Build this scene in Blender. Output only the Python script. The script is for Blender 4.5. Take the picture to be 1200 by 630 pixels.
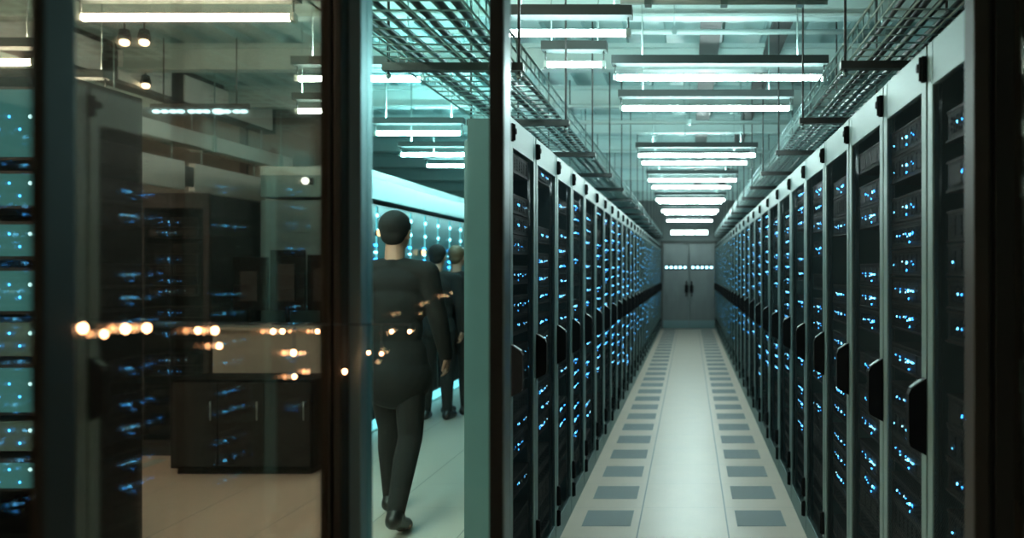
import bpy, bmesh, math, random
from mathutils import Vector, Matrix

R_ = math.radians
scene = bpy.context.scene
COL = scene.collection
for o in list(bpy.data.objects):
    bpy.data.objects.remove(o)

# ------------------------------------------------------------------ camera, world, exposure
EYE = 1.55
cam_d = bpy.data.cameras.new('camera')
cam = bpy.data.objects.new('camera', cam_d)
COL.objects.link(cam)
cam.location = (0, 0, EYE)
cam.rotation_euler = (R_(90), 0, 0)
cam_d.sensor_width = 36
cam_d.lens = 970 / 1200 * 36
cam_d.shift_x = -208 / 1200
cam_d.shift_y = 1 / 1200
cam_d.clip_start = 0.05
cam_d.dof.use_dof = True
cam_d.dof.focus_distance = 3.6
cam_d.dof.aperture_fstop = 2.2
scene.camera = cam

world = bpy.data.worlds.new('world')
scene.world = world
world.use_nodes = True
world.node_tree.nodes['Background'].inputs[0].default_value = (0.25, 0.5, 0.5, 1)
world.node_tree.nodes['Background'].inputs[1].default_value = 0.05

vs = scene.view_settings
vs.view_transform = 'Standard'
vs.look = 'None'
vs.exposure = 0.0
vs.gamma = 1.0
vs.use_curve_mapping = False
scene.cycles.use_denoising = True
scene.cycles.max_bounces = 8
scene.cycles.diffuse_bounces = 4
scene.cycles.glossy_bounces = 4
scene.cycles.transparent_max_bounces = 16
scene.cycles.sample_clamp_indirect = 4.0
scene.cycles.caustics_reflective = False
scene.cycles.caustics_refractive = False

LAMP_POWER = 70.0
LAMP_RGB = (0.76, 1.0, 0.96)
SIDE_RGB = (0.72, 1.0, 0.98)
UP_FILL_POWER = 22.0
WARM_POWER = 150.0
SIDE_POWER = 85.0

# ------------------------------------------------------------------ materials
def new_mat(name):
    m = bpy.data.materials.new(name)
    m.use_nodes = True
    nt = m.node_tree
    return m, nt, nt.nodes['Principled BSDF']

def pbr(name, col, rough=0.5, metal=0.0, noise=0.0, nscale=8.0, stretch=None, spec=None):
    m, nt, b = new_mat(name)
    b.inputs['Base Color'].default_value = (*col, 1)
    b.inputs['Roughness'].default_value = rough
    b.inputs['Metallic'].default_value = metal
    if spec is not None:
        b.inputs['Specular IOR Level'].default_value = spec
    if noise > 0:
        tc = nt.nodes.new('ShaderNodeTexCoord')
        mp = nt.nodes.new('ShaderNodeMapping')
        if stretch:
            mp.inputs['Scale'].default_value = stretch
        nz = nt.nodes.new('ShaderNodeTexNoise')
        nz.inputs['Scale'].default_value = nscale
        nz.inputs['Detail'].default_value = 4
        mr = nt.nodes.new('ShaderNodeMapRange')
        mr.inputs['To Min'].default_value = 1 - noise
        mr.inputs['To Max'].default_value = 1 + noise
        mx = nt.nodes.new('ShaderNodeMix')
        mx.data_type = 'RGBA'
        mx.blend_type = 'MULTIPLY'
        mx.inputs[0].default_value = 1
        mx.inputs[6].default_value = (*col, 1)
        L = nt.links.new
        L(tc.outputs['Object'], mp.inputs[0]); L(mp.outputs[0], nz.inputs['Vector'])
        L(nz.outputs['Fac'], mr.inputs['Value']); L(mr.outputs[0], mx.inputs[7])
        L(mx.outputs[2], b.inputs['Base Color'])
    return m

def emit(name, col, strength, sample=False):
    m = bpy.data.materials.new(name)
    m.use_nodes = True
    nt = m.node_tree
    nt.nodes.clear()
    e = nt.nodes.new('ShaderNodeEmission')
    e.inputs[0].default_value = (*col, 1)
    e.inputs[1].default_value = strength
    out = nt.nodes.new('ShaderNodeOutputMaterial')
    nt.links.new(e.outputs[0], out.inputs[0])
    m.cycles.emission_sampling = 'AUTO' if sample else 'NONE'
    return m

def glass(name, tint, base=0.04, gloss=1.0):
    m = bpy.data.materials.new(name)
    m.use_nodes = True
    nt = m.node_tree
    nt.nodes.clear()
    L = nt.links.new
    t = nt.nodes.new('ShaderNodeBsdfTransparent')
    t.inputs[0].default_value = (*tint, 1)
    g = nt.nodes.new('ShaderNodeBsdfGlossy')
    g.inputs['Roughness'].default_value = 0.03
    lw = nt.nodes.new('ShaderNodeLayerWeight')
    lw.inputs[0].default_value = 0.25
    mr = nt.nodes.new('ShaderNodeMapRange')
    mr.inputs['To Min'].default_value = base
    mr.inputs['To Max'].default_value = gloss
    mx = nt.nodes.new('ShaderNodeMixShader')
    out = nt.nodes.new('ShaderNodeOutputMaterial')
    L(lw.outputs['Fresnel'], mr.inputs['Value']); L(mr.outputs[0], mx.inputs[0])
    L(t.outputs[0], mx.inputs[1]); L(g.outputs[0], mx.inputs[2]); L(mx.outputs[0], out.inputs[0])
    return m

def floor_material():
    """pale raised-floor tiles, 0.6 m joints along y, three columns in the aisle"""
    m, nt, b = new_mat('raised_floor_tile')
    L = nt.links.new
    tc = nt.nodes.new('ShaderNodeTexCoord')
    sp = nt.nodes.new('ShaderNodeSeparateXYZ')
    L(tc.outputs['Object'], sp.inputs[0])
    def math_(op, a, bb=None, c=None):
        n = nt.nodes.new('ShaderNodeMath'); n.operation = op
        for i, v in enumerate((a, bb, c)):
            if v is None: continue
            if isinstance(v, (int, float)): n.inputs[i].default_value = v
            else: L(v, n.inputs[i])
        return n.outputs[0]
    def joint(coord, centre, half):
        d = math_('ABSOLUTE', math_('SUBTRACT', coord, centre))
        return math_('LESS_THAN', d, half)
    fy = math_('WRAP', sp.outputs[1], 0.3, -0.3)
    jy = math_('LESS_THAN', math_('ABSOLUTE', fy), 0.0022)
    jx = math_('ADD', joint(sp.outputs[0], -0.306, 0.0045), joint(sp.outputs[0], 0.229, 0.0045))
    fx = math_('WRAP', math_('ADD', sp.outputs[0], 0.745), 0.3, -0.3)
    far = math_('LESS_THAN', sp.outputs[0], -0.76)
    jx2 = math_('MULTIPLY', far, math_('LESS_THAN', math_('ABSOLUTE', fx), 0.003))
    j = math_('MINIMUM', math_('ADD', math_('MULTIPLY', jy, 0.45), math_('ADD', jx, jx2)), 1.0)
    nz = nt.nodes.new('ShaderNodeTexNoise'); nz.inputs['Scale'].default_value = 5; nz.inputs['Detail'].default_value = 6
    L(tc.outputs['Object'], nz.inputs['Vector'])
    r1 = nt.nodes.new('ShaderNodeMapRange'); r1.inputs['To Min'].default_value = 0.9; r1.inputs['To Max'].default_value = 1.08
    L(nz.outputs['Fac'], r1.inputs['Value'])
    base = nt.nodes.new('ShaderNodeMix'); base.data_type = 'RGBA'; base.blend_type = 'MULTIPLY'
    base.inputs[0].default_value = 1; base.inputs[6].default_value = (0.73, 0.62, 0.52, 1)
    L(r1.outputs[0], base.inputs[7])
    mx = nt.nodes.new('ShaderNodeMix'); mx.data_type = 'RGBA'
    L(math_('MULTIPLY', j, 0.75), mx.inputs[0]); L(base.outputs[2], mx.inputs[6]); mx.inputs[7].default_value = (0.12, 0.16, 0.16, 1)
    L(mx.outputs[2], b.inputs['Base Color'])
    r2 = nt.nodes.new('ShaderNodeMapRange'); r2.inputs['To Min'].default_value = 0.27; r2.inputs['To Max'].default_value = 0.42
    b.inputs['Specular IOR Level'].default_value = 0.35
    L(nz.outputs['Fac'], r2.inputs['Value']); L(r2.outputs[0], b.inputs['Roughness'])
    return m

def perf_material(name, pitch, hole, metal_col, rough, solid=False, hole_col=(0.01, 0.012, 0.014), axes=(0, 2)):
    """sheet with a staggered grid of round holes; see-through holes unless solid"""
    m, nt, b = new_mat(name)
    L = nt.links.new
    tc = nt.nodes.new('ShaderNodeTexCoord')
    sp = nt.nodes.new('ShaderNodeSeparateXYZ')
    L(tc.outputs['Object'], sp.inputs[0])
    def math_(op, a, bb=None):
        n = nt.nodes.new('ShaderNodeMath'); n.operation = op
        for i, v in enumerate((a, bb)):
            if v is None: continue
            if isinstance(v, (int, float)): n.inputs[i].default_value = v
            else: L(v, n.inputs[i])
        return n.outputs[0]
    k = 2 * math.pi / pitch
    s1 = math_('SINE', math_('MULTIPLY', sp.outputs[axes[0]], k))
    s2 = math_('SINE', math_('MULTIPLY', sp.outputs[axes[1]], k))
    f = math_('GREATER_THAN', math_('MULTIPLY', s1, s2), hole)      # both lobes: staggered holes
    b.inputs['Base Color'].default_value = (*metal_col, 1)
    b.inputs['Roughness'].default_value = rough
    b.inputs['Specular IOR Level'].default_value = 0.5 if solid else 0.0
    if solid:
        mx = nt.nodes.new('ShaderNodeMix'); mx.data_type = 'RGBA'
        L(f, mx.inputs[0]); mx.inputs[6].default_value = (*metal_col, 1); mx.inputs[7].default_value = (*hole_col, 1)
        L(mx.outputs[2], b.inputs['Base Color'])
    else:
        t = nt.nodes.new('ShaderNodeBsdfTransparent')
        ms = nt.nodes.new('ShaderNodeMixShader')
        out = nt.nodes['Material Output']
        L(f, ms.inputs[0]); L(b.outputs[0], ms.inputs[1]); L(t.outputs[0], ms.inputs[2]); L(ms.outputs[0], out.inputs[0])
    return m

M = {}
M['floor'] = floor_material()
M['vent'] = perf_material('perforated_floor_vent', 0.018, 0.12, (0.28, 0.325, 0.32), 0.6, True, (0.13, 0.155, 0.16), (0, 1))
M['mesh'] = perf_material('perforated_door_sheet', 0.014, 0.04, (0.018, 0.026, 0.029), 0.6)
M['silver'] = pbr('brushed_silver_paint', (0.185, 0.285, 0.278), 0.5, 0.15, 0.06, 3, (1, 1, 30))
M['side'] = pbr('grey_side_panel', (0.14, 0.24, 0.25), 0.3, 0.2, 0.05)
M['black'] = pbr('black_plastic', (0.007, 0.008, 0.009), 0.6, 0, 0.1, spec=.12)
M['dark'] = pbr('dark_interior', (0.015, 0.017, 0.019), 0.6, 0, 0.15)
M['server'] = pbr('server_front', (0.026, 0.026, 0.025), 0.5, 0.3, 0.3, 30, (1, 1, 6))
M['server_edge'] = pbr('server_bezel', (0.09, 0.085, 0.08), 0.5, 0.5)
M['bronze'] = pbr('dark_bronze_frame', (0.026, 0.0215, 0.018), 0.55, 0.0, 0.12, 4, (30, 30, 1))
M['gasket'] = pbr('black_gasket', (0.006, 0.006, 0.006), 0.6)
M['alu'] = pbr('satin_blue_grey_aluminium', (0.30, 0.40, 0.43), 0.35, 0.55, 0.06, 4, (30, 30, 1))
M['teal_glass'] = glass('clear_teal_glass', (0.80, 0.985, 0.99), 0.012, 0.7)
M['bronze_glass'] = glass('bronze_tinted_glass', (0.88, 0.80, 0.72), 0.03, 0.6)
M['zinc'] = pbr('galvanised_wire', (0.34, 0.50, 0.50), 0.35, 0.8)
M['cable'] = pbr('cable_jacket', (0.05, 0.065, 0.07), 0.5)
M['housing'] = pbr('lamp_housing', (0.45, 0.62, 0.60), 0.4, 0.2)
M['trough'] = pbr('dark_lamp_tray', (0.05, 0.075, 0.075), 0.6, 0.0)
M['ceil'] = pbr('ceiling_deck', (0.32, 0.52, 0.52), 0.5, 0.1, 0.18, 1.2, (1, 4, 1))
M['beam'] = pbr('painted_beam', (0.40, 0.58, 0.57), 0.45, 0.1, 0.08)
M['duct'] = pbr('dark_channel', (0.06, 0.07, 0.07), 0.5, 0.2, 0.15)
M['wall'] = pbr('plaster_wall', (0.22, 0.25, 0.235), 0.6, 0, 0.08)
M['endwall'] = pbr('end_wall_panel', (0.16, 0.21, 0.21), 0.5, 0.1, 0.1)
M['steel'] = pbr('stainless_door', (0.13, 0.155, 0.155), 0.4, 0.6, 0.25, 3, (2, 2, 0.6))
M['pale'] = pbr('pale_panel', (0.78, 0.86, 0.84), 0.5, 0, 0.05)
M['dark_frame'] = pbr('black_rack_frame', (0.03, 0.034, 0.036), 0.5, 0.1)
M['white'] = pbr('white_panel', (0.50, 0.63, 0.61), 0.45, 0, 0.05)
M['tube'] = emit('tube_light', LAMP_RGB, LAMP_POWER, True)
M['fill_uplight'] = emit('fill_uplight_strip', LAMP_RGB, UP_FILL_POWER, True)
M['side_tube'] = emit('side_tube_light', SIDE_RGB, SIDE_POWER, True)
M['side_tube_up'] = emit('side_fill_strip', SIDE_RGB, UP_FILL_POWER * 6.0, True)
M['warm_tube_up'] = emit('warm_fill_strip', (1.0, 0.84, 0.66), 110, True)
M['tube_up'] = M['fill_uplight']
M['warm_tube'] = emit('warm_tube_light', (1.0, 0.86, 0.68), WARM_POWER, True)
M['endlamp'] = emit('door_lamp', (0.75, 1, 0.93), 6, True)
M['spot'] = emit('warm_spot', (1.0, 0.9, 0.62), 9, False)
M['led'] = emit('blue_led', (0.04, 0.36, 1.0), 11.0)
M['led_b'] = emit('bright_blue_led', (0.10, 0.52, 1.0), 19.0)
M['led_far'] = emit('far_blue_led', (0.05, 0.45, 0.95), 8.0)
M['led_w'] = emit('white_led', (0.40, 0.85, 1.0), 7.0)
M['amber'] = emit('amber_glow', (1.0, 0.45, 0.2), 4.0)
M['glow_ball'] = emit('warm_reflection_glow', (1.0, 0.50, 0.24), 22.0)
M['teal_lit'] = emit('teal_lit_panel', (0.10, 0.42, 0.45), 0.9)
M['strip'] = emit('floor_strip_light', (0.30, 0.85, 0.95), 1.6, True)
M['edge_lit'] = emit('vertical_strip_light', (0.20, 0.62, 0.68), 1.2)
M['cab_teal'] = pbr('teal_cabinet_front', (0.13, 0.27, 0.28), 0.3, 0.3, 0.1)
M['skin'] = pbr('skin', (0.50, 0.27, 0.19), 0.5, 0, 0.06)
M['hair'] = pbr('dark_hair', (0.003, 0.0025, 0.002), 0.85, 0, 0.3, 60, (1, 1, 0.2))
M['hair_br'] = pbr('brown_hair', (0.12, 0.07, 0.035), 0.5, 0, 0.3, 60, (1, 1, 0.2))
M['suit'] = pbr('charcoal_cloth', (0.006, 0.0055, 0.0055), 0.9, 0, 0.15, 20)
M['trouser'] = pbr('dark_trouser_cloth', (0.010, 0.0085, 0.008), 0.9, 0, 0.15, 20)
M['shoe'] = pbr('black_leather', (0.012, 0.011, 0.010), 0.35)
M['eye'] = pbr('eye_white', (0.7, 0.7, 0.68), 0.3)
M['counter'] = pbr('pale_counter', (0.45, 0.45, 0.40), 0.4, 0, 0.08)

# ------------------------------------------------------------------ geometry helpers
class MB:
    """collects boxes, bars, tubes ... into one mesh with material slots"""
    def __init__(self):
        self.v, self.f, self.mi, self.mats, self.smooth = [], [], [], [], []
    def _m(self, mat):
        if mat not in self.mats: self.mats.append(mat)
        return self.mats.index(mat)
    def add(self, verts, faces, mat, smooth=False):
        n = len(self.v); k = self._m(mat)
        self.v += [tuple(p) for p in verts]
        for f in faces:
            self.f.append([n + i for i in f]); self.mi.append(k); self.smooth.append(smooth)
    def box(self, x0, x1, y0, y1, z0, z1, mat, bev=0.0):
        if bev <= 0:
            vs_ = [(x, y, z) for x in (x0, x1) for y in (y0, y1) for z in (z0, z1)]
            fs = [(0, 1, 3, 2), (4, 6, 7, 5), (0, 4, 5, 1), (2, 3, 7, 6), (0, 2, 6, 4), (1, 5, 7, 3)]
            self.add(vs_, fs, mat); return
        bm = bmesh.new()
        bmesh.ops.create_cube(bm, size=1)
        for v in bm.verts:
            v.co = Vector((x0 + (v.co.x + .5) * (x1 - x0), y0 + (v.co.y + .5) * (y1 - y0), z0 + (v.co.z + .5) * (z1 - z0)))
        bmesh.ops.bevel(bm, geom=bm.edges[:], offset=bev, segments=2, affect='EDGES', profile=0.5)
        self.bm(bm, mat)
    def bm(self, bm, mat, smooth=False):
        bm.verts.index_update()
        self.add([v.co[:] for v in bm.verts], [[v.index for v in f.verts] for f in bm.faces], mat, smooth)
        bm.free()
    def tube(self, pts, r, mat, seg=6, caps=True):
        """round bar along a list of points; r a number or a list"""
        pts = [Vector(p) for p in pts]
        rr = r if isinstance(r, (list, tuple)) else [r] * len(pts)
        rings = []
        for i, p in enumerate(pts):
            d = (pts[min(i + 1, len(pts) - 1)] - pts[max(i - 1, 0)]).normalized()
            up = Vector((0, 0, 1)) if abs(d.z) < 0.9 else Vector((1, 0, 0))
            a = d.cross(up).normalized(); b = a.cross(d).normalized()
            rings.append([p + (a * math.cos(2 * math.pi * k / seg) + b * math.sin(2 * math.pi * k / seg)) * rr[i] for k in range(seg)])
        vs_ = [q for rg in rings for q in rg]
        fs = []
        for i in range(len(rings) - 1):
            for k in range(seg):
                a = i * seg + k; b = i * seg + (k + 1) % seg
                fs.append((a, b, b + seg, a + seg))
        if caps:
            fs.append(tuple(range(seg))[::-1]); fs.append(tuple((len(rings) - 1) * seg + k for k in range(seg)))
        self.add(vs_, fs, mat, True)
    def ball(self, c, r, mat, sub=2, sc=(1, 1, 1)):
        bm = bmesh.new()
        bmesh.ops.create_icosphere(bm, subdivisions=sub, radius=1)
        for v in bm.verts:
            v.co = Vector((c[0] + v.co.x * r * sc[0], c[1] + v.co.y * r * sc[1], c[2] + v.co.z * r * sc[2]))
        self.bm(bm, mat, True)
    def prism(self, poly, z0, z1, mat):
        n = len(poly)
        vs_ = [(x, y, z0) for x, y in poly] + [(x, y, z1) for x, y in poly]
        fs = [tuple(range(n))[::-1], tuple(range(n, 2 * n))] + [(i, (i + 1) % n, n + (i + 1) % n, n + i) for i in range(n)]
        self.add(vs_, fs, mat)
    def mesh(self, name):
        me = bpy.data.meshes.new(name)
        me.from_pydata(self.v, [], self.f)
        for m in self.mats: me.materials.append(m)
        me.polygons.foreach_set('material_index', self.mi)
        me.polygons.foreach_set('use_smooth', self.smooth)
        me.update()
        return me
    def build(self, name, parent=None):
        return link(name, self.mesh(name), parent)

def link(name, me, parent=None, loc=None):
    o = bpy.data.objects.new(name, me)
    COL.objects.link(o)
    if parent: o.parent = parent
    if loc: o.location = loc
    return o

def tag(o, label=None, cat=None, group=None, kind=None):
    if label: o['label'] = label
    if cat: o['category'] = cat
    if group: o['group'] = group
    if kind: o['kind'] = kind
    return o

def empty(name, loc=(0, 0, 0), rz=0.0):
    o = bpy.data.objects.new(name, None)
    o.empty_display_size = 0.2
    COL.objects.link(o)
    o.location = loc
    o.rotation_euler = (0, 0, rz)
    return o

def struct(name, mb, label=None, parent=None):
    o = mb.build(name, parent)
    if parent is None: o['kind'] = 'structure'
    if label: o['label'] = label
    return o

def quick(fn):
    mb = MB(); fn(mb); return mb

ORD = ('first second third fourth fifth sixth seventh eighth ninth tenth eleventh twelfth thirteenth fourteenth fifteenth sixteenth '
       'seventeenth eighteenth nineteenth twentieth').split()
ORD += ['twenty-' + w for w in ORD[:9]] + ['thirtieth'] + ['thirty-' + w for w in ORD[:9]] + ['fortieth']

# ------------------------------------------------------------------ the room
XL, XR = -0.745, 0.676          # front planes of the two aisle rows
YEND, CEIL = 21.8, 3.45
ROOM_L, ROOM_R, ROOM_N = -9.0, 2.2, -2.5
T = 0.15

struct('floor', quick(lambda b: b.box(ROOM_L, ROOM_R, ROOM_N, YEND, -0.1, 0, M['floor'])), 'pale teal raised floor of square tiles')
def ceil_(b):
    b.box(ROOM_L, ROOM_R, ROOM_N, YEND, CEIL + .06, CEIL + .16, M['ceil'])
    x = ROOM_L
    while x < ROOM_R - .05:                        # ribs of the ribbed steel deck
        b.box(x, x + .16, ROOM_N, YEND, CEIL, CEIL + .06, M['ceil'])
        x += .32
struct('ceiling', quick(ceil_), 'ribbed grey-teal metal ceiling deck')
struct('wall_left', quick(lambda b: b.box(ROOM_L - T, ROOM_L, ROOM_N, YEND, -0.1, CEIL + .16, M['wall'])))
struct('wall_right', quick(lambda b: b.box(ROOM_R, ROOM_R + T, ROOM_N, YEND, -0.1, CEIL + .16, M['wall'])))
struct('wall_near', quick(lambda b: b.box(ROOM_L - T, ROOM_R + T, ROOM_N - T, ROOM_N, -0.1, CEIL + .16, M['wall'])))
DX0, DX1, DZ = -0.70, 0.674, 2.25
def endwall(b):
    b.box(ROOM_L - T, DX0 - .06, YEND, YEND + T, -.1, CEIL + .16, M['endwall'])
    b.box(DX1 + .06, ROOM_R + T, YEND, YEND + T, -.1, CEIL + .16, M['endwall'])
    b.box(DX0 - .06, DX1 + .06, YEND, YEND + T, DZ + .06, CEIL + .16, M['endwall'])
    b.box(DX0 - .06, DX1 + .06, YEND + .12, YEND + T, -.1, DZ + .06, M['endwall'])
struct('wall_far', quick(endwall))

# cross beams under the deck
n = 1
for y in (5.55, 7.0, 8.6, 10.2, 11.8, 13.6, 15.6, 17.8, 20.0):
    def beam(b, y=y):
        b.box(ROOM_L, ROOM_R, y - .06, y + .06, CEIL - .035, CEIL, M['beam'])
        b.box(ROOM_L, ROOM_R, y - .012, y + .012, CEIL - .20, CEIL - .035, M['beam'])
        b.box(ROOM_L, ROOM_R, y - .06, y + .06, CEIL - .22, CEIL - .20, M['beam'])
    struct('trim_%d' % n, quick(beam), 'pale steel beam across the ceiling'); n += 1
for x, w in ((.16, .13), (.69, .11)):              # dark channels running down the aisle ceiling
    struct('trim_%d' % n, quick(lambda b, x=x, w=w: (b.box(x - w / 2, x + w / 2, 2, YEND, CEIL - .07, CEIL, M['duct']),
                                                    b.box(x - w / 2 - .015, x + w / 2 + .015, 2, YEND, CEIL - .085, CEIL - .07, M['duct']))), 'dark channel along the aisle ceiling'); n += 1

# thin conduits across the aisle
for i, (y, z, x0, x1) in enumerate(((3.6, 2.72, -.30, .60), (5.5, 3.13, -1.6, 1.4), (7.6, 3.05, -1.5, 1.4), (7.3, 2.85, -1.2, 1.2), (9.8, 2.95, -1.4, 1.3))):
    mb = MB()
    mb.tube([(x0, y, z), (x1, y, z)], .018, M['beam'], 8)
    for x in (x0 + .12, (x0 + x1) / 2, x1 - .12):
        mb.tube([(x, y, z), (x, y, CEIL)], .006, M['zinc'], 6)
        mb.box(x - .015, x + .015, y - .024, y + .024, z - .024, z + .024, M['zinc'])
    o = mb.build('conduit_pipe')
    tag(o, 'pale conduit pipe hung across the aisle ceiling, %s from the glass front' % ORD[i], 'pipe', 'conduit pipes under the ceiling')

# ------------------------------------------------------------------ double door at the aisle end
def double_door():
    fr = MB()
    for a, b_ in ((DX0 - .06, DX0), (DX1, DX1 + .06)):
        fr.box(a, b_, YEND - .04, YEND + .1, 0, DZ + .06, M['duct'])
    fr.box(DX0, DX1, YEND - .04, YEND + .1, DZ, DZ + .06, M['duct'])
    root = struct('door_1', fr, 'dark framed stainless double door at the aisle end')
    mid = (DX0 + DX1) / 2
    for s, (a, b_) in ((1, (DX0, mid - .008)), (-1, (mid + .008, DX1))):
        d = MB()
        d.box(a + .004, b_ - .004, YEND + .0, YEND + .05, .01, DZ - .005, M['steel'], .004)
        leaf = d.build('door_leaf', root)
        k = MB()
        k.box(a + .004, b_ - .004, YEND - .006, YEND, .01, .22, M['side'], .002)
        k.build('kick_plate', leaf)
        h = MB()
        xh = (b_ - .06) if s == 1 else (a + .06)
        h.tube([(xh, YEND - .07, .85), (xh, YEND - .07, 1.25)], .016, M['black'], 8)
        for z in (.9, 1.2): h.tube([(xh, YEND - .07, z), (xh, YEND, z)], .01, M['black'], 8)
        h.box(xh - .05, xh + .05, YEND - .012, YEND, .95, 1.15, M['black'], .003)
        h.build('door_handle', leaf)
        p = MB()  # glowing row made up for a bright reflected strip on the leaf
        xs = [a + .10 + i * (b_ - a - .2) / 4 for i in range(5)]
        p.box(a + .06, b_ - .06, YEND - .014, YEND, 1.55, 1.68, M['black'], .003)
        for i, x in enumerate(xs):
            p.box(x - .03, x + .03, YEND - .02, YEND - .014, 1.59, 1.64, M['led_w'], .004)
        p.build('glow_row', leaf)
    return root
double_door()

# ------------------------------------------------------------------ ceiling lamps
LAMP_Z = EYE + 1.14
def tube_lamp(x0, x1, y, z, label, group='tube lights on the ceiling', tube='tube', up=True):
    w = x1 - x0
    root = empty('tube_light', ((x0 + x1) / 2, y, z))
    tag(root, label, 'ceiling light', group)
    h = MB()
    h.box(-w / 2, w / 2, -.045, .045, .075, .085, M['trough'])
    for y0 in (-.045, .040):
        h.box(-w / 2, w / 2, y0, y0 + .005, .085, .125, M['trough'])
    for x0 in (-w / 2, w / 2 - .006):
        h.box(x0, x0 + .006, -.040, .040, .085, .125, M['trough'])
    h.build('housing', root)
    if up:
        u = MB()  # hidden glowing strip added to brighten the ceiling
        u.box(-w / 2 + .04, w / 2 - .04, -.03, .03, .086, .092, M[tube + '_up'])
        u.build('fill_uplight', root)
    t = MB()
    t.tube([(-w / 2 + .03, 0, 0), (w / 2 - .03, 0, 0)], .017, M[tube], 10)
    t.build('light_tube', root)
    for s in (-1, 1):
        c = MB()
        c.box(s * (w / 2 - .02) - .012, s * (w / 2 - .02) + .012, -.02, .02, -.02, .02, M['housing'], .004)
        c.tube([(s * (w / 2 - .02), 0, .02), (s * (w / 2 - .02), 0, .076)], .005, M['trough'], 6)
        c.build('end_cap', root)
        r = MB()
        r.tube([(s * w * .36, 0, .092), (s * w * .36, 0, CEIL - z)], .005, M['zinc'], 6)
        r.build('hanger_rod', root)
    return root

aisle = [(-.46, .82, 4.915), (-.51, .745, 5.945), (-.536, .68, 8.25), (-.54, .65, 8.99), (-.55, .62, 10.53), (-.55, .60, 11.64),
         (-.57, .60, 13.5), (-.55, .58, 14.2), (-.56, .58, 16.0), (-.54, .56, 17.0), (-.55, .55, 19.2)]
for i, (a, b_, y) in enumerate(aisle):
    tube_lamp(a, b_, y, LAMP_Z + (.02 if i % 2 else 0), 'glowing tube light centred over the aisle, %s of its line from the glass front' % ORD[i], 'tube lights over the aisle')
tube_lamp(-.90, -.275, 3.99, LAMP_Z, 'nearest tube light, over the left row beside the glass door frame')
tube_lamp(-.84, -.47, 4.72, LAMP_Z + .03, 'short tube light over the left row, just left of the longest tube')
side = [(-2.36, -1.57, 4.94, 'tube light seen through the glass above the walking person'),
        (-2.64, -1.88, 6.91, 'second tube light above the side aisle, behind the sliding door glass'),
        (-2.88, -1.99, 8.2, 'third tube light above the side aisle, behind the sliding door glass'),
        (-2.90, -2.2, 9.07, 'fourth and lowest tube light of the side aisle, behind the sliding door glass'),
        (-4.0, -3.7, 5.27, 'short tube light right of the dark left post'),
        (-2.84, -2.45, 5.95, 'tube light at the right edge of the brown glass, lower of two'),
        (-4.0, -3.58, 4.55, 'tube light at the far left edge over the teal lit rack'),
        (-2.77, -1.77, 3.74, 'long tube light high behind the brown glass')]
for a, b_, y, lab in side:
    tube_lamp(a, b_, y, LAMP_Z, lab, 'tube lights over the side room', 'side_tube' if y > 4.6 and a > -3 else 'warm_tube')

for i, (a, b_, y, tb) in enumerate(((-4.6, -3.4, 2.6, 'warm_tube'), (-3.0, -1.8, 2.6, 'warm_tube'), (-4.6, -3.4, 1.2, 'warm_tube'), (-3.0, -1.8, 1.2, 'warm_tube'), (-6.6, -5.4, 4.0, 'warm_tube'), (-6.6, -5.4, 6.6, 'warm_tube'))):  # unseen lamps added to brighten the space behind the brown glass
    tube_lamp(a, b_, y, LAMP_Z + .1, 'added fill light out of view, %s of the six near the glass front' % ORD[i], 'added fill lights near the glass front', tb)
for i, (a, b_, y) in enumerate(((-2.6, -1.9, 10.6), (-2.6, -1.9, 12.2), (-2.6, -1.9, 14.2), (-2.6, -1.9, 16.5))):  # extra hidden lamps added so the lit cabinet row comes out brighter
    tube_lamp(a, b_, y, LAMP_Z, 'added fill light of the side aisle beyond the fourth, %s of these' % ORD[i], 'tube lights over the side room', 'side_tube')

# lamp bar of three segments above the far doors
root = empty('door_lamp_bar', (0, YEND - .12, EYE + .975))
tag(root, 'bright three part lamp bar above the doors at the aisle end', 'lamp')
quick(lambda b: b.box(-.52, .51, .02, .118, -.07, .09, M['duct'], .004)).build('backing_plate', root)
for a, b_ in ((-.49, -.16), (-.13, .13), (.16, .48)):
    quick(lambda b, a=a, b_=b_: b.box(a, b_, -.02, .02, -.05, .06, M['endlamp'], .012)).build('lamp_segment', root)

# ------------------------------------------------------------------ server racks
RACK_H = 2.19
FR_T, STILE, HEAD, BOT = .03, .055, .125, .13

random.seed(7)
def server_meshes(mirror):
    """a few kinds of 19 inch server: body mesh and its lamp mesh, lamps near the side that faces the camera"""
    kinds = []
    for k in range(6):
        b = MB()
        b.box(0, .44, 0, .30, 0, .084, M['server'], .002)
        b.box(0, .44, -.006, 0, 0, .006, M['server_edge'])
        b.box(0, .44, -.004, 0, .078, .084, M['server_edge'])
        if k % 3 == 0:
            for i in range(8): b.box(.03 + i * .05, .07 + i * .05, -.004, 0, .016, .068, M['dark'])
        elif k % 3 == 1:
            for i in range(4): b.box(.03 + i * .10, .12 + i * .10, -.004, 0, .016, .068, M['server_edge'])
        else:
            for i in range(20): b.box(.03 + i * .02, .04 + i * .02, -.004, 0, .02, .064, M['dark'])
        l = MB()
        base = random.choice((.18, .20, .20, .22))
        pts = [(base, .042, .0054, M['led_b'])]
        for i in range(random.randint(4, 8)):
            pts.append((base + random.choice((-.08, -.055, -.03, .03, .05, .075, .1, .125, .16)), .042 + random.choice((-.006, 0, 0, .004)), random.uniform(.0022, .0036), random.choice((M['led'], M['led'], M['led_b'], M['led_w']))))
        if random.random() < .6:
            pts.append((base + random.uniform(-.01, .03), .018, .004, M['led']))
        if random.random() < .35:
            pts.append((base + random.uniform(.16, .26), .05, .003, M['led']))
        for x, z, r, m in pts:
            if mirror: x = .44 - x
            l.ball((x, -.007, z), r, m, 1, (1, .6, 1))
        kinds.append((b.mesh('server'), l.mesh('indicator_lights')))
    return kinds
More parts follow.
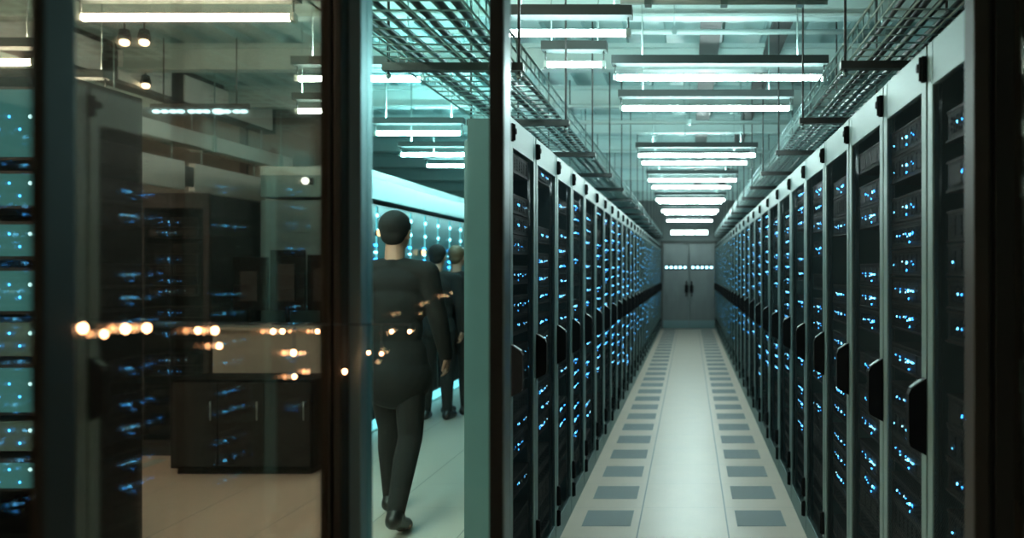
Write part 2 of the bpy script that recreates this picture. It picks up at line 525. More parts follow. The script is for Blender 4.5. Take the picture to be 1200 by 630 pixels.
SRV = {False: server_meshes(False), True: server_meshes(True)}
_cache = {}

def rack_meshes(w, d, mirror):
    key = (round(w, 3), round(d, 3), mirror)
    if key in _cache: return _cache[key]
    g = .007
    out = {}
    b = MB()                                         # carcass
    b.box(g, .03, FR_T + .004, d, .02, RACK_H - .01, M['side'])
    b.box(w - .03, w - g, FR_T + .004, d, .02, RACK_H - .01, M['side'])
    b.box(.03, w - .03, FR_T + .004, d, RACK_H - .05, RACK_H - .01, M['side'])
    b.box(.03, w - .03, FR_T + .004, d, .02, .08, M['dark'])
    b.box(.03, w - .03, d - .02, d, .08, RACK_H - .05, M['dark'])
    out['cabinet_body'] = b.mesh('cabinet_body')
    b = MB()                                         # silver door frame
    b.box(g, STILE, 0, .018, .10, RACK_H, M['silver'], .003)
    b.box(w - STILE, w - g, 0, .018, .10, RACK_H, M['silver'], .003)
    b.box(STILE, w - STILE, .001, .02, RACK_H - HEAD, RACK_H, M['silver'], .002)
    b.box(STILE, w - STILE, .001, .02, .10, BOT, M['silver'], .002)
    b.box(.0015, g, .006, .018, .10, RACK_H - .004, M['gasket'])
    b.box(w - g, w - .0015, .006, .018, .10, RACK_H - .004, M['gasket'])
    out['door_frame'] = b.mesh('door_frame')
    b = MB()
    b.add([(STILE, .006, BOT), (w - STILE, .006, BOT), (w - STILE, .006, RACK_H - HEAD), (STILE, .006, RACK_H - HEAD)], [(0, 1, 2, 3)], M['mesh'])
    out['mesh_panel'] = b.mesh('mesh_panel')
    b = MB()
    b.box(g, w - g, .004, .10, 0, .095, M['silver'], .003)
    out['plinth'] = b.mesh('plinth')
    xn = (w - .02) if mirror else .02                # near-side stile
    s = 1 if mirror else -1
    b = MB()                                         # black lever handle, chamfered ends
    prof = [(0, 1.02), (-.045, 1.045), (-.05, 1.06), (-.05, 1.195), (-.042, 1.21), (0, 1.24)]
    vs_ = [(xn - .016, y, z) for y, z in prof] + [(xn + .016, y, z) for y, z in prof]
    m_ = len(prof)
    b.add(vs_, [tuple(range(m_)), tuple(range(m_, 2 * m_))[::-1]] + [(i, m_ + i, m_ + (i + 1) % m_, (i + 1) % m_) for i in range(m_)], M['black'])
    b.add([(xn - .012, -.0435, 1.213), (xn + .012, -.0435, 1.213), (xn + .012, -.012, 1.2355), (xn - .012, -.012, 1.2355)], [(0, 1, 2, 3)], M['silver'])
    out['handle'] = b.mesh('handle')
    hs = []
    xh = (w - .008) if mirror else .008
    for z0, z1, knob in ((2.085, 2.16, 1), (.225, .335, 0), (.11, .20, 0)):
        b = MB()
        b.box(xh - .009, xh + .009, -.014, 0, z0, z1, M['black'], .003)
        b.tube([(xh, -.015, z0 + .004), (xh, -.015, z1 - .004)], .006, M['black'], 8)
        if knob:
            b.tube([(xh - s * .022, 0, z1 - .03), (xh - s * .022, -.02, z1 - .03)], .013, M['black'], 10)
        hs.append(b.mesh('hinge'))
    out['hinge'] = hs
    _cache[key] = out
    return out

def rack(x, y, rz, w, d, mirror, label, group, full, seed):
    rnd = random.Random(seed)
    root = empty('server_rack', (x, y, 0), rz)
    tag(root, label, 'server rack', group)
    ms = rack_meshes(w, d, mirror)
    for k in ('cabinet_body', 'plinth', 'door_frame'):
        link(k, ms[k], root)
    link('mesh_panel', ms['mesh_panel'], root)
    link('handle', ms['handle'], root)
    for h in ms['hinge']: link('hinge', h, root)
    # servers
    x0 = (w - .05 - .44) if mirror else .05
    x0 = min(max(x0, .031), w - .031 - .44) if w >= .505 else (w - .44) / 2
    dd = min(.30, d - .09)
    z = .16 + rnd.choice((0, .02, .04))
    stop = .30 + rnd.random() * .5
    kinds = SRV[mirror]
    mb = None if full else []
    pick = rnd.sample(range(6), 3)
    while z < 2.0:
        if rnd.random() < .86:
            kd = rnd.choice(pick)
            lit = z > stop and rnd.random() < .93
            if full:
                s = link('server', kinds[kd][0], root, (x0, .020, z))
                s.scale = (1, dd / .30, 1)
                if lit: link('indicator_lights', kinds[kd][1], s)
            else:
                mb.append((kd, z, lit))
        z += rnd.choice((.0885, .0885, .0885, .1335))
    if not full:
        b, l = MB(), MB()
        for kd, z, lit in mb:
            b.box(x0, x0 + .44, .020, .020 + dd, z, z + .084, M['server'])
            if lit:
                for q in range(3):
                    xx = .20 + (0, .08, .16)[q]
                    if mirror: xx = .44 - xx
                    l.ball((x0 + xx, .013, z + .042), (.0075, .006, .005)[q], M['led_far'], 1, (1, .7, 1))
        st = b.build('server_stack', root)
        l.build('indicator_lights', st)
    return root

RW = [.62, .53, .62, .64, .69, .70, .75, .78, .78]
y = 2.359 - .62
i = 0
while y < YEND - .45:
    w = RW[i] if i < len(RW) else .78
    if y + w > YEND - .05: w = YEND - .06 - y
    if w < .51: break
    rack(XR, y + w, R_(-90), w, .9, True, 'silver framed server rack in the right row, %s from the glass front' % ORD[i], 'racks of the right row', i < 13, 100 + i)
    y += w; i += 1
N_RIGHT = i
LW = [.576, .633, .609, .64, .70, .65]
LD = [.18, .35, .50, .68, .85]
y = 3.44
i = 0
while y < YEND - .45:
    w = LW[i] if i < len(LW) else .65
    d = LD[i] if i < len(LD) else 1.0
    if y + w > YEND - .05: w = YEND - .06 - y
    if w < .51: break
    rack(XL, y, R_(90), w, d, False, 'silver framed server rack in the left row, %s from the glass front' % ORD[i], 'racks of the left row', i < 13, 300 + i)
    y += w; i += 1

# ------------------------------------------------------------------ floor vents
vm = MB()
vm.box(-.148, .148, -.162, .162, 0, .002, M['vent'])
vmesh = vm.mesh('floor_vent')
for side_, xc in (('left', -.505), ('right', .438)):
    k = 0
    y = 4.57 - .6 * 2
    while y < YEND - .3:
        o = link('floor_vent', vmesh, None, (xc, y, 0))
        tag(o, 'grey perforated floor vent in the %s line, %s from the glass front' % (side_, ORD[k]), 'floor vent', 'floor vents of the %s line' % side_)
        y += .6; k += 1

# ------------------------------------------------------------------ wire cable trays
def cable_tray(x_in, x_out, z0, h, y0, y1, step_rod, label):
    root = empty('cable_tray', ((x_in + x_out) / 2, y0, z0))
    tag(root, label, 'cable tray')
    s = 1 if x_out > x_in else -1
    wd = abs(x_out - x_in)
    a, c = -s * wd / 2, s * wd / 2
    L_ = y1 - y0
    b = MB()
    for x, z in ((a, h), (a, h * .5), (a, 0), (c, h), (c, h * .5), (c, 0)) + tuple((a + (c - a) * t, 0) for t in (.2, .4, .6, .8)):
        b.tube([(x, 0, z), (x, L_, z)], .0045 if z < h else .006, M['zinc'], 5)
    y = .05
    while y < L_:
        b.tube([(a, y, h), (a, y, 0), (c, y, 0), (c, y, h)], .0035, M['zinc'], 4)
        y += .1
    b.build('wire_basket', root)
    b = MB()
    rnd = random.Random(int(abs(x_in) * 100))
    for k in range(7):
        x = a + (c - a) * (.10 + .13 * k)
        pts = []
        y = 0.0
        while y <= L_:
            pts.append((x + rnd.uniform(-.018, .018), y, .02 + rnd.uniform(0, .02)))
            y += 1.1
        b.tube(pts, rnd.uniform(.008, .016), M['cable'], 6)
    b.build('cable_bundle', root)
    y = .15
    while y < L_:
        b = MB()
        b.box(-wd / 2 - .04, wd / 2 + .04, y - .02, y + .02, -.035, -.008, M['duct'])
        b.box(-wd / 2 - .04, wd / 2 + .04, y - .022, y + .022, -.039, -.033, M['duct'])
        br = b.build('bracket', root)
        for x in (-wd / 2 - .02, wd / 2 + .02):
            r = MB()
            r.tube([(x, y, -.07), (x, y, CEIL - z0)], .006, M['duct'], 6)
            r.tube([(x, y, -.065), (x, y, -.052)], .012, M['zinc'], 6)
            r.build('hanger_rod', br)
        y += step_rod
cable_tray(.65, 1.02, 2.40, .10, 1.95, YEND - .2, 1.25, 'galvanised wire basket cable tray above the right rack row')
cable_tray(-.70, -1.18, 2.38, .10, 1.9, YEND - .2, 1.25, 'galvanised wire basket cable tray above the left rack row')

# ------------------------------------------------------------------ glass front
GY = 1.65
ZT = CEIL
def post(x0, x1, y0, y1, m, b, bev=.003): b.box(x0, x1, y0, y1, 0.0, ZT, m, bev)
# left corner mullion
mb = MB()
post(-.723, -.702, GY - .03, GY + .01, M['bronze'], mb)
post(-.702, -.697, GY - .018, GY + .01, M['gasket'], mb, 0)
post(-.697, -.681, GY - .03, GY + .01, M['bronze'], mb)
struct('trim_%d' % n, mb, 'dark bronze corner post between the brown glass and the sliding door'); n += 1
mb = MB()
post(.557, .588, GY - .03, GY + .03, M['bronze'], mb)
post(.588, .598, GY - .015, GY + .03, M['gasket'], mb, 0)
post(.598, .637, GY - .03, GY + .03, M['gasket'], mb)
struct('trim_%d' % n, mb, 'dark bronze post on the right of the doorway'); n += 1
mb = MB()
post(-.717, -.703, .90, .95, M['bronze'], mb)
struct('trim_%d' % n, mb, 'blurred dark post near the left edge'); n += 1
# side glazing and the right pane
def pane(name, x0, x1, y0, y1, m, label):
    o = quick(lambda b: b.box(x0, x1, y0, y1, 0.0, ZT, m)).build(name)
    o['kind'] = 'structure'; o['label'] = label
    return o
pane('window_1', -.712, -.708, .95, GY - .03, M['bronze_glass'], 'brown tinted glass pane left of the sliding door')
pane('window_2', -.712, -.708, .15, .90, M['bronze_glass'], 'glass pane at the left edge before the dark post')
pane('window_3', .637, 1.5, GY - .003, GY + .003, M['bronze_glass'], 'glass pane right of the doorway post')
# sliding glass door leaf
root = empty('door_2', (0, 0, 0)); root['kind'] = 'structure'; root['label'] = 'tall sliding glass door leaf with slim dark stiles'
def stile_l(b):
    b.box(-.712, -.663, GY + .02, GY + .083, .02, ZT - .02, M['alu'], .002)
quick(stile_l).build('door_stile', root)
def stile_r(b):
    b.box(-.4046, -.3765, GY + .02, GY + .083, .02, ZT - .02, M['gasket'], .002)
    b.box(-.3765, -.3740, GY + .022, GY + .081, .02, ZT - .02, M['alu'])
quick(stile_r).build('door_stile', root)
quick(lambda b: b.box(-.663, -.4046, GY + .048, GY + .054, .02, ZT - .02, M['teal_glass'])).build('door_glass', root)
quick(lambda b: (b.box(-.712, -.375, GY + .018, GY + .085, 0.0, .07, M['gasket'], .002))).build('bottom_rail', root)
quick(lambda b: (b.box(-.712, -.375, GY + .018, GY + .085, ZT - .07, ZT, M['gasket'], .002))).build('top_rail', root)

# glowing balls on a wire, made up for warm reflections in the glass
root = empty('reflection_spots', (-.70, .97, EYE))
tag(root, 'small warm orange reflection spots across the dark glass front', 'reflections')
def glaze(px, py, x=-.7035):
    """a point on the side glazing line or the door plane for a direction"""
    s_, h = (px - 808) / 970, (316 - py) / 970
    yy = min(x / s_, GY - .036 if px < 410 else (GY + .012 if px < 440 or px > 565 else GY + .040))
    return Vector((s_ * yy, yy, h * yy)) - Vector((-.70, .97, 0))
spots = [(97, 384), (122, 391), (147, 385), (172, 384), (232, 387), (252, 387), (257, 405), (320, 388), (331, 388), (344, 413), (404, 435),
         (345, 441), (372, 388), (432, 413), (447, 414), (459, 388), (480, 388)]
wire = MB()
wp = [glaze(px, 380) for px in (92, 140, 200, 260, 320, 360, 372, 405, 412, 438, 442, 482)]
wire.tube(wp, .0012, M['cable'], 5)
for px, py in spots:
    p = glaze(px, py); q = glaze(px, 380)
    if (p - q).length > .003: wire.tube([q, p], .0008, M['cable'], 5)
wire.build('wire', root)
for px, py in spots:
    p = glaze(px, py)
    glow_ball = MB()
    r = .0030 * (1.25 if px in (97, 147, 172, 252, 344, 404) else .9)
    glow_ball.ball(p, r, M['glow_ball'], 2, (1, 1, 1.25))
    bu = glow_ball.build('glow_ball', root)
    quick(lambda b: b.tube([p + Vector((0, 0, r)), p + Vector((0, 0, r + .006))], .0018, M['cable'], 6)).build('spot_stub', bu)

# ------------------------------------------------------------------ side room behind the glass
X2 = -3.04
def lit_cabinet(i, y, w=.49):
    root = empty('lit_cabinet', (X2, y, 0), R_(90))
    tag(root, 'teal cabinet with lit edge in the side room, %s from the near end' % ORD[i], 'cabinet', 'lit cabinets of the side room')
    key = ('lit', w)
    if key not in _cache:
        o = {}
        b = MB()
        b.box(.003, w - .003, .02, .9, .10, 2.19, M['side'], .003)
        o['cabinet_body'] = b.mesh('cabinet_body')
        b = MB()
        b.box(.012, w - .05, .008, .019, 1.25, 2.17, M['cab_teal'], .002)
        b.box(.012, w - .05, .008, .019, .12, 1.23, M['black'], .002)
        o['door'] = b.mesh('door')
        b = MB()
        b.box(w - .045, w - .012, .006, .02, 1.25, 2.17, M['edge_lit'], .002)
        o['edge_light'] = b.mesh('edge_light')
        b = MB()
        for z, r in ((2.08, .024), (1.93, .022)):
            b.ball((w - .03, 0, z), r, M['led_w'], 2, (1, .4, .8))
        o['signal_lamp'] = b.mesh('signal_lamp')
        b = MB()
        for k in range(9):
            b.box(w - .10, w - .035, -.004, .006, 1.78 - k * .07, 1.80 - k * .07, M['led_w' if k % 3 == 1 else 'led'], .002)
        o['status_lights'] = b.mesh('status_lights')
        b = MB()
        b.box(0, w, .01, .06, .012, .085, M['strip'], .004)
        o['base_light'] = b.mesh('base_light')
        b = MB()
        b.box(0.001, w - .001, .06, .9, 0, .10, M['black'])
        b.box(0.001, w - .001, -.02, .06, 0, .012, M['white'])
        o['plinth'] = b.mesh('plinth')
        _cache[key] = o
    for k, me in _cache[key].items(): link(k, me, root)
    return root
Y2 = 7.6
cabs = []
for i in range(15):
    cabs.append(lit_cabinet(i, Y2 + .49 * i))
for i, (yy, z) in ((1, (8.03, 1.91)), (3, (9.3, 1.74))):
    pass
struct('trim_%d' % n, quick(lambda b: (b.box(X2 - .9, X2 + .06, Y2, 15.0, 2.22, 2.42, M['cab_teal'], .004), b.box(X2 - .9, X2 + .03, Y2, 15.0, 2.42, 2.5, M['beam']))), 'white bulkhead over the lit cabinets'); n += 1
for i, (yy, z, lab) in enumerate(((8.03, 1.91, 'small amber reflection spot left of the walking person'), (9.36, 1.745, 'small amber reflection spot over the shoulder of the walking person'))):
    r = empty('amber_spot', (X2 + .002, yy, z)); tag(r, lab, 'reflection', 'amber reflection spots on the lit cabinets')  # no real lamp: amber glow put here for a warm reflection
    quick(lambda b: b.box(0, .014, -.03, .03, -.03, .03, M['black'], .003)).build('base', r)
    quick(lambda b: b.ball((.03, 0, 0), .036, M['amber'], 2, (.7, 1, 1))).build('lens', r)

# partition wall behind the control room part
struct('wall_partition', quick(lambda b: (b.box(ROOM_L, X2 - .92, 9.6, 9.72, 0, CEIL, M['wall']),
                                         b.box(-5.2, -5.12, 9.57, 9.6, 0, CEIL, M['duct']), b.box(-6.5, -6.42, 9.57, 9.6, 0, CEIL, M['duct']))), 'grey panelled partition wall')
# dark racks facing us
for i, x in enumerate((-5.22, -4.60)):
    r = rack(x, 6.9, 0, .60, .9, False, ('dark server rack with blue lights, left of the pair behind the brown glass', 'dark server rack with blue lights, right of the pair behind the brown glass')[i], 'racks behind the brown glass', True, 900 + i)
    for ch in r.children:                            # this pair has black frames and sides
        if ch.name.split('.')[0] in ('door_frame', 'plinth', 'cabinet_body'):
            ch.data = ch.data.copy()
            for q, m_ in enumerate(ch.data.materials):
                if m_ in (M['silver'], M['side']): ch.data.materials[q] = M['dark_frame']
# long white boxes near the ceiling of the side room
def bulk(b):
    b.box(-4.95, -4.80, 4.4, 9.6, 3.12, CEIL, M['duct'])
    for a, c in ((4.5, 6.75), (6.95, 7.65), (7.85, 9.5)):
        b.box(-4.80, -4.785, a, c, 3.15, 3.40, M['pale'], .003)
struct('trim_%d' % n, quick(bulk), 'dark bulkhead with three pale panels'); n += 1
def ductf(b):
    b.box(-4.80, -4.60, 4.6, 9.6, 2.70, 2.84, M['pale'], .004)
    for y in (5.2, 6.6, 8.0, 9.3):
        b.box(-4.82, -4.58, y - .02, y + .02, 2.69, 2.85, M['beam'])
        for x in (-4.81, -4.59): b.tube([(x, y, 2.84), (x, y, CEIL - .002)], .006, M['zinc'], 6)
tag(quick(ductf).build('air_duct'), 'long pale air duct under the ceiling behind the brown glass', 'duct')
def signp(b):
    b.box(-4.66, -4.60, 5.6, 7.55, 2.28, 2.54, M['pale'], .004)
    b.box(-4.66, -4.60, 7.7, 9.0, 2.28, 2.54, M['pale'], .004)
    for y in (5.8, 7.4, 7.85, 8.8): b.tube([(-4.63, y, 2.54), (-4.63, y, 2.688)], .008, M['zinc'], 6)
    b.box(-4.65, -4.61, 7.55, 7.7, 2.32, 2.50, M['duct'])
tag(quick(signp).build('hanging_panel'), 'low pale panel hung under the air duct', 'panel')
# rail of small blue-white lamps
root = empty('lamp_rail', (-4.02, 6.8, EYE + 1.3)); tag(root, 'dashed row of small blue white lamps behind the brown glass', 'lamp rail')
quick(lambda b: (b.box(-.40, .40, -.02, .02, .02, .06, M['duct']), b.tube([(-.3, 0, .06), (-.3, 0, CEIL - EYE - 1.3)], .006, M['duct'], 6), b.tube([(.3, 0, .06), (.3, 0, CEIL - EYE - 1.3)], .006, M['duct'], 6))).build('rail', root)
for k, x in enumerate((-.36, -.29, -.22, -.16, -.07, -.01, .05, .15, .22, .30, .36)):
    quick(lambda b: b.ball((x, 0, 0), .024 if k != 7 else .036, M['led_w'], 2, (1.4, 1, .7))).build('lamp', root)
# ceiling spots
for k, (x, yy, h, lab) in enumerate(((-3.98, 5.83, 1.6, 'upper left'), (-3.84, 5.83, 1.6, 'upper right'), (-4.9, 7.2, 1.6, 'lower left'), (-4.73, 7.2, 1.6, 'lower right'))):
    r = empty('spotlight', (x, yy, EYE + h)); tag(r, 'small warm ceiling spotlight, %s of the four behind the brown glass' % lab, 'spotlight', 'warm spotlights behind the brown glass')
    quick(lambda b: (b.tube([(0, 0, .02), (0, 0, .09)], [.045, .03], M['black'], 12), b.tube([(0, 0, .09), (0, 0, CEIL - EYE - h)], .006, M['black'], 6))).build('housing', r)
    quick(lambda b: b.ball((0, 0, 0), .034, M['spot'], 2, (1, 1, .8))).build('lamp', r)
# wall lamp
r = empty('wall_lamp', (-3.5, 7.58, 2.36)); tag(r, 'bright small lamp at the end of the lit cabinet row', 'lamp')
quick(lambda b: b.box(-.05, .05, -.03, .02, -.03, .03, M['black'], .004)).build('base', r)
quick(lambda b: b.ball((0, -.04, 0), .035, M['endlamp'], 2)).build('glow_ball', r)

# counter, sideboard and monitors, made up in place of blurred reflections
root = empty('counter', (-3.5, 6.82, 0)); tag(root, 'made-up pale counter behind the low black sideboard', 'counter')
quick(lambda b: b.box(-.43, .46, 0, .04, .06, 1.05, M['counter'], .004)).build('front_panel', root)
quick(lambda b: b.box(-.46, .50, -.04, .6, 1.05, 1.08, M['counter'], .004)).build('countertop', root)
for x in (-.42, .41): quick(lambda b: b.box(x, x + .04, .04, .56, 0, 1.05, M['counter'], .003)).build('side_panel', root)
root = empty('sideboard', (-3.40, 6.25, 0)); tag(root, 'made-up low black sideboard standing before the pale counter', 'sideboard')
quick(lambda b: b.box(-.52, .56, 0, .42, .05, .72, M['black'], .006)).build('body', root)
for k in range(3):
    x = -.50 + k * .35
    d = quick(lambda b: b.box(x, x + .342, -.018, 0, .07, .70, M['dark'], .003)).build('door', root)
    quick(lambda b: b.tube([(x + .30, -.034, .42), (x + .30, -.034, .56)], .006, M['zinc'], 8)).build('handle', d)
quick(lambda b: b.box(-.49, .53, .04, .38, 0, .05, M['gasket'])).build('plinth', root)
for k, (x, w, h) in enumerate(((-3.78, .30, .58), (-3.46, .30, .64), (-3.16, .26, .60))):
    r = empty('monitor', (x, 7.12, 1.08)); tag(r, 'made-up dark monitor seen from behind on the counter, %s from the left' % ORD[k], 'monitor', 'monitors on the counter')
    quick(lambda b: (b.box(-w / 2, w / 2, 0, .03, .12, h, M['black'], .006), b.box(-w / 4, w / 4, -.03, 0, .2, h - .12, M['dark'], .008))).build('screen', r)
    quick(lambda b: (b.tube([(0, 0.01, .015), (0, 0.01, .15)], .02, M['black'], 8), b.box(-.10, .10, -.07, .11, 0, .015, M['black'], .004))).build('stand', r)

# pale strip set in the floor
struct('trim_%d' % n, quick(lambda b: b.box(-4.36, -4.26, 5.3, 6.75, 0, .006, M['white'])), 'pale strip on the side room floor'); n += 1

# teal lit rack at the left edge
root = empty('equipment_rack', (-3.49, 3.9, 0)); tag(root, 'teal lit equipment rack at the left edge beside the dark post', 'equipment rack')
def shell(b):
    b.box(-.45, -.41, 0, .7, 0, 2.5, M['black'], .003); b.box(.41, .45, 0, .7, 0, 2.5, M['black'], .003)
    b.box(-.41, .41, .66, .7, 0, 2.5, M['black']); b.box(-.41, .41, 0, .66, 2.46, 2.5, M['black']); b.box(-.41, .41, 0, .66, 0, .1, M['black'])
quick(shell).build('cabinet_body', root)
for k, (z0, z1, lit) in enumerate(((.50, .65, 1), (.69, .83, 0), (.86, 1.10, 1), (1.14, 1.30, 0), (1.34, 1.56, 1), (1.60, 1.78, 1), (1.84, 2.02, 1), (2.07, 2.42, 1))):
    u = quick(lambda b: b.box(-.40, .40, .03, .5, z0, z1, M['cab_teal'] if not lit else M['dark'], .003)).build('equipment_unit', root)
    if lit:
        quick(lambda b: b.box(-.38, .395, .022, .03, z0 + .015, z1 - .015, M['teal_lit'], .003)).build('lit_panel', u)
    quick(lambda b: [b.ball((.22 + .05 * j, .018, (z0 + z1) / 2 + (.03 if j % 2 else -.03)), .008 if j != 3 else .011, M['led_w' if j == 3 else 'led'], 1, (1, .5, 1)) for j in range(4)]).build('indicator_lights', u)

# ------------------------------------------------------------------ people
def hull(bm, p, rp, q, rq, seg=14):
    """closed tapered capsule between two balls"""
    p, q = Vector(p), Vector(q)
    d = (q - p); L_ = d.length
    d = d.normalized() if L_ > 1e-6 else Vector((0, 0, 1))
    up = Vector((0, 0, 1)) if abs(d.z) < .9 else Vector((1, 0, 0))
    a = d.cross(up).normalized(); b = a.cross(d)
    prof = [(-1, 0)] + [(-math.cos(t), math.sin(t)) for t in (.5, 1.0, math.pi / 2)]
    rings = []
    for c, s in prof[1:]:
        rings.append((p + d * (c * rp), s * rp))
    for t in (math.pi / 2, 1.0, .5):
        rings.append((q + d * (math.cos(t) * rq), math.sin(t) * rq))
    top = bm.verts.new(p - d * rp); bot = bm.verts.new(q + d * rq)
    vr = [[bm.verts.new(c + (a * math.cos(2 * math.pi * k / seg) + b * math.sin(2 * math.pi * k / seg)) * r) for k in range(seg)] for c, r in rings]
    for k in range(seg):
        k2 = (k + 1) % seg
        bm.faces.new((top, vr[0][k2], vr[0][k])); bm.faces.new((bot, vr[-1][k], vr[-1][k2]))
        for i in range(len(vr) - 1):
            bm.faces.new((vr[i][k], vr[i][k2], vr[i + 1][k2], vr[i + 1][k]))
def blob(bm, c, r, sc, sub=3):
    res = bmesh.ops.create_icosphere(bm, subdivisions=sub, radius=r)
    for v in res['verts']: v.co = Vector((v.co.x * sc[0] + c[0], v.co.y * sc[1] + c[1], v.co.z * sc[2] + c[2]))

def fuse(name, bm, mat, voxel, smooth, parent):
    """merge overlapping closed shells into one continuous surface"""
    bmesh.ops.recalc_face_normals(bm, faces=bm.faces[:])
    me = bpy.data.meshes.new(name); bm.to_mesh(me); bm.free()
    o = bpy.data.objects.new(name, me); COL.objects.link(o)
    r = o.modifiers.new('r', 'REMESH'); r.mode = 'VOXEL'; r.voxel_size = voxel; r.use_smooth_shade = True
    if smooth:
        s = o.modifiers.new('s', 'SMOOTH'); s.iterations = smooth; s.factor = .5
    dg = bpy.context.evaluated_depsgraph_get()
    m2 = bpy.data.meshes.new_from_object(o.evaluated_get(dg))
    o.modifiers.clear(); o.data = m2; m2.name = name
    bpy.data.meshes.remove(me)
    m2.materials.clear(); m2.materials.append(mat)
    for p in m2.polygons: p.use_smooth = True
    o.parent = parent
    return o

def person(loc, rz, height, pose, hair, label, coat=False):
    root = empty('person', loc, rz)
    tag(root, label, 'person', 'people in the side aisle')
    S = height / 1.80
    P = {k: Vector(v) for k, v in pose.items()}
    def tor(bm, g):
        for c, r, sc in (((0, 0, .98), .165, (1.02, .72, .8)), ((0, 0, 1.12), .150, (1, .70, 1)), ((0, .005, 1.27), .170, (1.02, .68, 1)), ((0, 0, 1.39), .165, (1.10, .62, .72))):
            blob(bm, c, r + g, sc)
        for s in ('l', 'r'):
            hull(bm, (0, -.005, 1.475), .06 + g, P['sh_' + s] + Vector((0, 0, .0)), .060 + g)
    def arms(bm, g, hand):
        for s in ('l', 'r'):
            hull(bm, P['sh_' + s], .058 + g, P['el_' + s], .043 + g)
            hull(bm, P['el_' + s], .043 + g, P['wr_' + s], .030 + g)
            if hand:
                w, e = P['wr_' + s], P['el_' + s]
                d = (w - e).normalized()
                sx = -1 if s == 'l' else 1
                side_ = d.cross(Vector((sx, 0, 0))).normalized() if abs(d.x) < .8 else Vector((0, 0, 1))
                palm = w + d * .075
                for t in (-.026, -.009, .009, .026):
                    hull(bm, w + side_ * t * .6, .014, palm + side_ * t, .013, 8)
                inn = Vector((-sx, 0, 0)) - d * (Vector((-sx, 0, 0)).dot(d)); inn = inn.normalized() if inn.length > .1 else Vector((0, 1, 0))
                for t, ln in ((-.029, .062), (-.010, .078), (.010, .084), (.030, .072)):
                    a = palm + side_ * t; b = a + d * ln * .5 + inn * .008; c = b + d * ln * .32 + inn * .022; e2 = c + d * ln * .16 + inn * .018
                    hull(bm, a, .0095, b, .009, 8); hull(bm, b, .009, c, .0082, 8); hull(bm, c, .0082, e2, .007, 8)
                a = w + d * .025 + side_ * .028; b = a + d * .03 + side_ * .022 + inn * .012; c = b + d * .032 + inn * .012
                hull(bm, a, .013, b, .0105, 8); hull(bm, b, .0105, c, .009, 8)
    def legs(bm, g):
        for s in ('l', 'r'):
            hull(bm, P['hp_' + s], .088 + g, P['kn_' + s], .056 + g)
            calf = P['kn_' + s].lerp(P['an_' + s], .3) + Vector((0, -.012, 0))
            hull(bm, P['kn_' + s], .055 + g, calf, .054 + g); hull(bm, calf, .054 + g, P['an_' + s], .036 + g)
    H = P['head']; turn = pose.get('turn', 0)
    def hd(v):
        return H + Matrix.Rotation(turn, 3, 'Z') @ Vector(v)
    def feet(bm, g):
        for s in ('l', 'r'):
            a = P['an_' + s]; t = P['toe_' + s]
            heel = a + Vector((0, -.035, -.045))
            hull(bm, a, .036 + g, heel, .03 + g, 10); hull(bm, heel, .028 + g, t, .024 + g, 10)
            hull(bm, heel + Vector((.014, .02, 0)), .026 + g, t + Vector((.016, -.02, 0)), .024 + g, 10); hull(bm, heel + Vector((-.014, .02, 0)), .026 + g, t + Vector((-.016, -.02, 0)), .024 + g, 10)
            hull(bm, a, .034 + g, t + Vector((0, -.06, .018)), .026 + g, 10)
    def head(bm):
        blob(bm, hd((0, -.012, .045)), .1, (.76, .95, .86))
        blob(bm, hd((0, .018, -.022)), .1, (.64, .72, .86))
        blob(bm, hd((0, .045, -.085)), .03, (1.1, .9, .7))
        hull(bm, hd((0, .088, .02)), .009, hd((0, .104, -.022)), .014, 8)          # nose
        hull(bm, hd((-.018, .082, -.056)), .008, hd((.018, .082, -.056)), .008, 8)  # lips
        hull(bm, hd((-.035, .074, .034)), .011, hd((.035, .074, .034)), .011, 8)    # brow
        for s in (-1, 1):
            hull(bm, hd((s * .077, -.012, .018)), .014, hd((s * .074, -.006, -.022)), .010, 8)
            hull(bm, hd((s * .086, -.02, .02)), .008, hd((s * .080, -.012, -.02)), .007, 8)
        hull(bm, (0, -.012, 1.46), .060, hd((0, -.018, -.05)), .054)
    bm = bmesh.new()
    tor(bm, 0); arms(bm, 0, True); legs(bm, 0); feet(bm, 0); head(bm)
    fuse('body', bm, M['skin'], .006, 2, root)
    bm = bmesh.new()
    tor(bm, .012); arms(bm, .014, False)
    blob(bm, (0, 0, .93), .182, (1.04, .80, .80))
    if coat:
        blob(bm, (0, .01, .84), .198, (1.06, .92, .95))
    hull(bm, (0, -.012, 1.47), .068, (0, -.012, 1.50), .063)
    fuse('jacket', bm, M['suit'], .009, 3, root)
    bm = bmesh.new()
    blob(bm, (0, 0, .96), .168, (1.0, .74, .7)); legs(bm, .014)
    fuse('trousers', bm, M['trouser'], .009, 3, root)
    for s in ('l', 'r'):
        bm = bmesh.new()
        a = P['an_' + s]; t = P['toe_' + s]; heel = a + Vector((0, -.038, -.042))
        hull(bm, heel, .046, t, .040, 12); hull(bm, a + Vector((0, 0, -.005)), .046, t + Vector((0, -.08, .018)), .034, 12)
        hull(bm, heel, .046, a, .046, 12)
        for v in bm.verts: v.co.z = max(v.co.z, .002)
        fuse('shoe', bm, M['shoe'], .007, 2, root)
    bm = bmesh.new()
    blob(bm, hd((0, -.022, .052)), .1, (.90, 1.02, .93))
    blob(bm, hd((0, -.055, -.005)), .1, (.70, .55, .62))
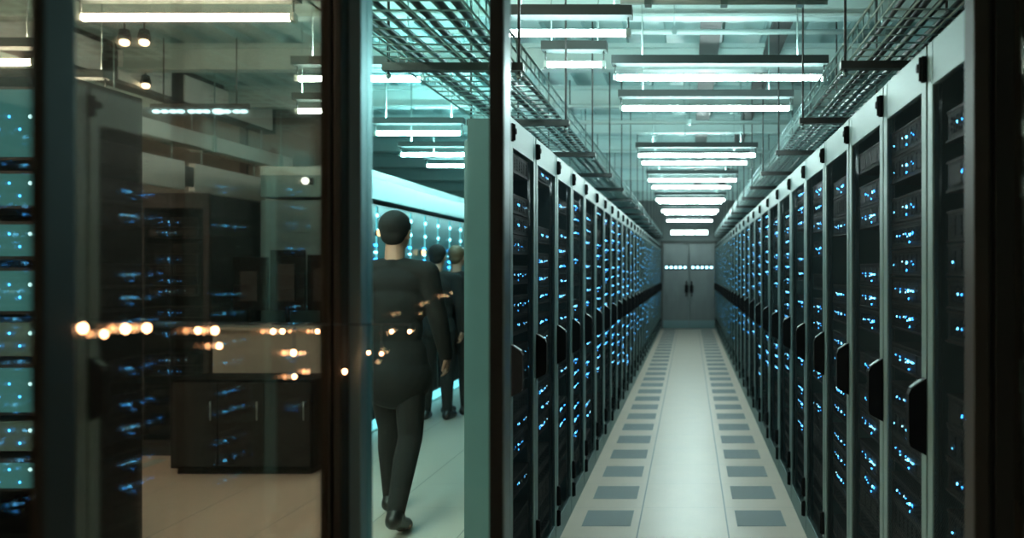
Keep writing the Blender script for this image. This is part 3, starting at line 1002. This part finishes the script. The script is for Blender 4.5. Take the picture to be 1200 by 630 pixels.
    blob(bm, hd((0, .02, .085)), .07, (.92, .95, .65))
    hull(bm, hd((-.074, .0, .03)), .011, hd((-.07, .01, -.005)), .007, 8); hull(bm, hd((.074, .0, .03)), .011, hd((.07, .01, -.005)), .007, 8)
    fuse('hair', bm, hair, .006, 2, root)
    for s in (-1, 1):
        b = MB(); b.ball(hd((s * .031, .074, .014)), .0115, M['eye'], 2)
        b.ball(hd((s * .031, .0825, .014)), .0055, M['black'], 2)
        b.build('eye', root)
    root.scale = (S, S, S)
    return root

walk = dict(sh_l=(-.185, 0, 1.45), sh_r=(.185, 0, 1.45), el_l=(-.245, -.06, 1.17), el_r=(.245, .03, 1.17), wr_l=(-.25, .03, .93), wr_r=(.25, .16, .96),
            hp_l=(-.085, 0, .92), hp_r=(.085, 0, .92), kn_l=(-.09, .16, .52), kn_r=(.10, -.03, .50), an_l=(-.095, .20, .095), an_r=(.11, -.30, .14),
            toe_l=(-.105, .36, .03), toe_r=(.12, -.17, .03), head=(0, .015, 1.675))
stand = dict(sh_l=(-.185, 0, 1.45), sh_r=(.185, 0, 1.45), el_l=(-.25, -.03, 1.17), el_r=(.25, -.03, 1.17), wr_l=(-.24, .06, .93), wr_r=(.24, .06, .93),
             hp_l=(-.085, 0, .92), hp_r=(.085, 0, .92), kn_l=(-.10, .01, .50), kn_r=(.10, .01, .50), an_l=(-.11, -.02, .09), an_r=(.11, -.02, .09),
             toe_l=(-.13, .13, .03), toe_r=(.13, .13, .03), head=(0, .012, 1.675))
hold = dict(stand, el_l=(-.30, -.06, 1.20), el_r=(.30, -.06, 1.20), wr_l=(-.16, .13, 1.14), wr_r=(.16, .13, 1.14))
person((-1.82, 5.12, 0), 0, 1.90, walk, M['hair'], 'tallest person in dark jacket, back turned, walking behind the sliding glass door', True)
person((-2.62, 8.6, 0), 0, 1.80, stand, M['hair'], 'dark haired person in dark clothes half hidden beyond the walking person')
person((-2.50, 8.9, 0), R_(-15), 1.80, hold, M['hair_br'], 'brown haired person in dark jacket with bent arms, farthest right of the three')
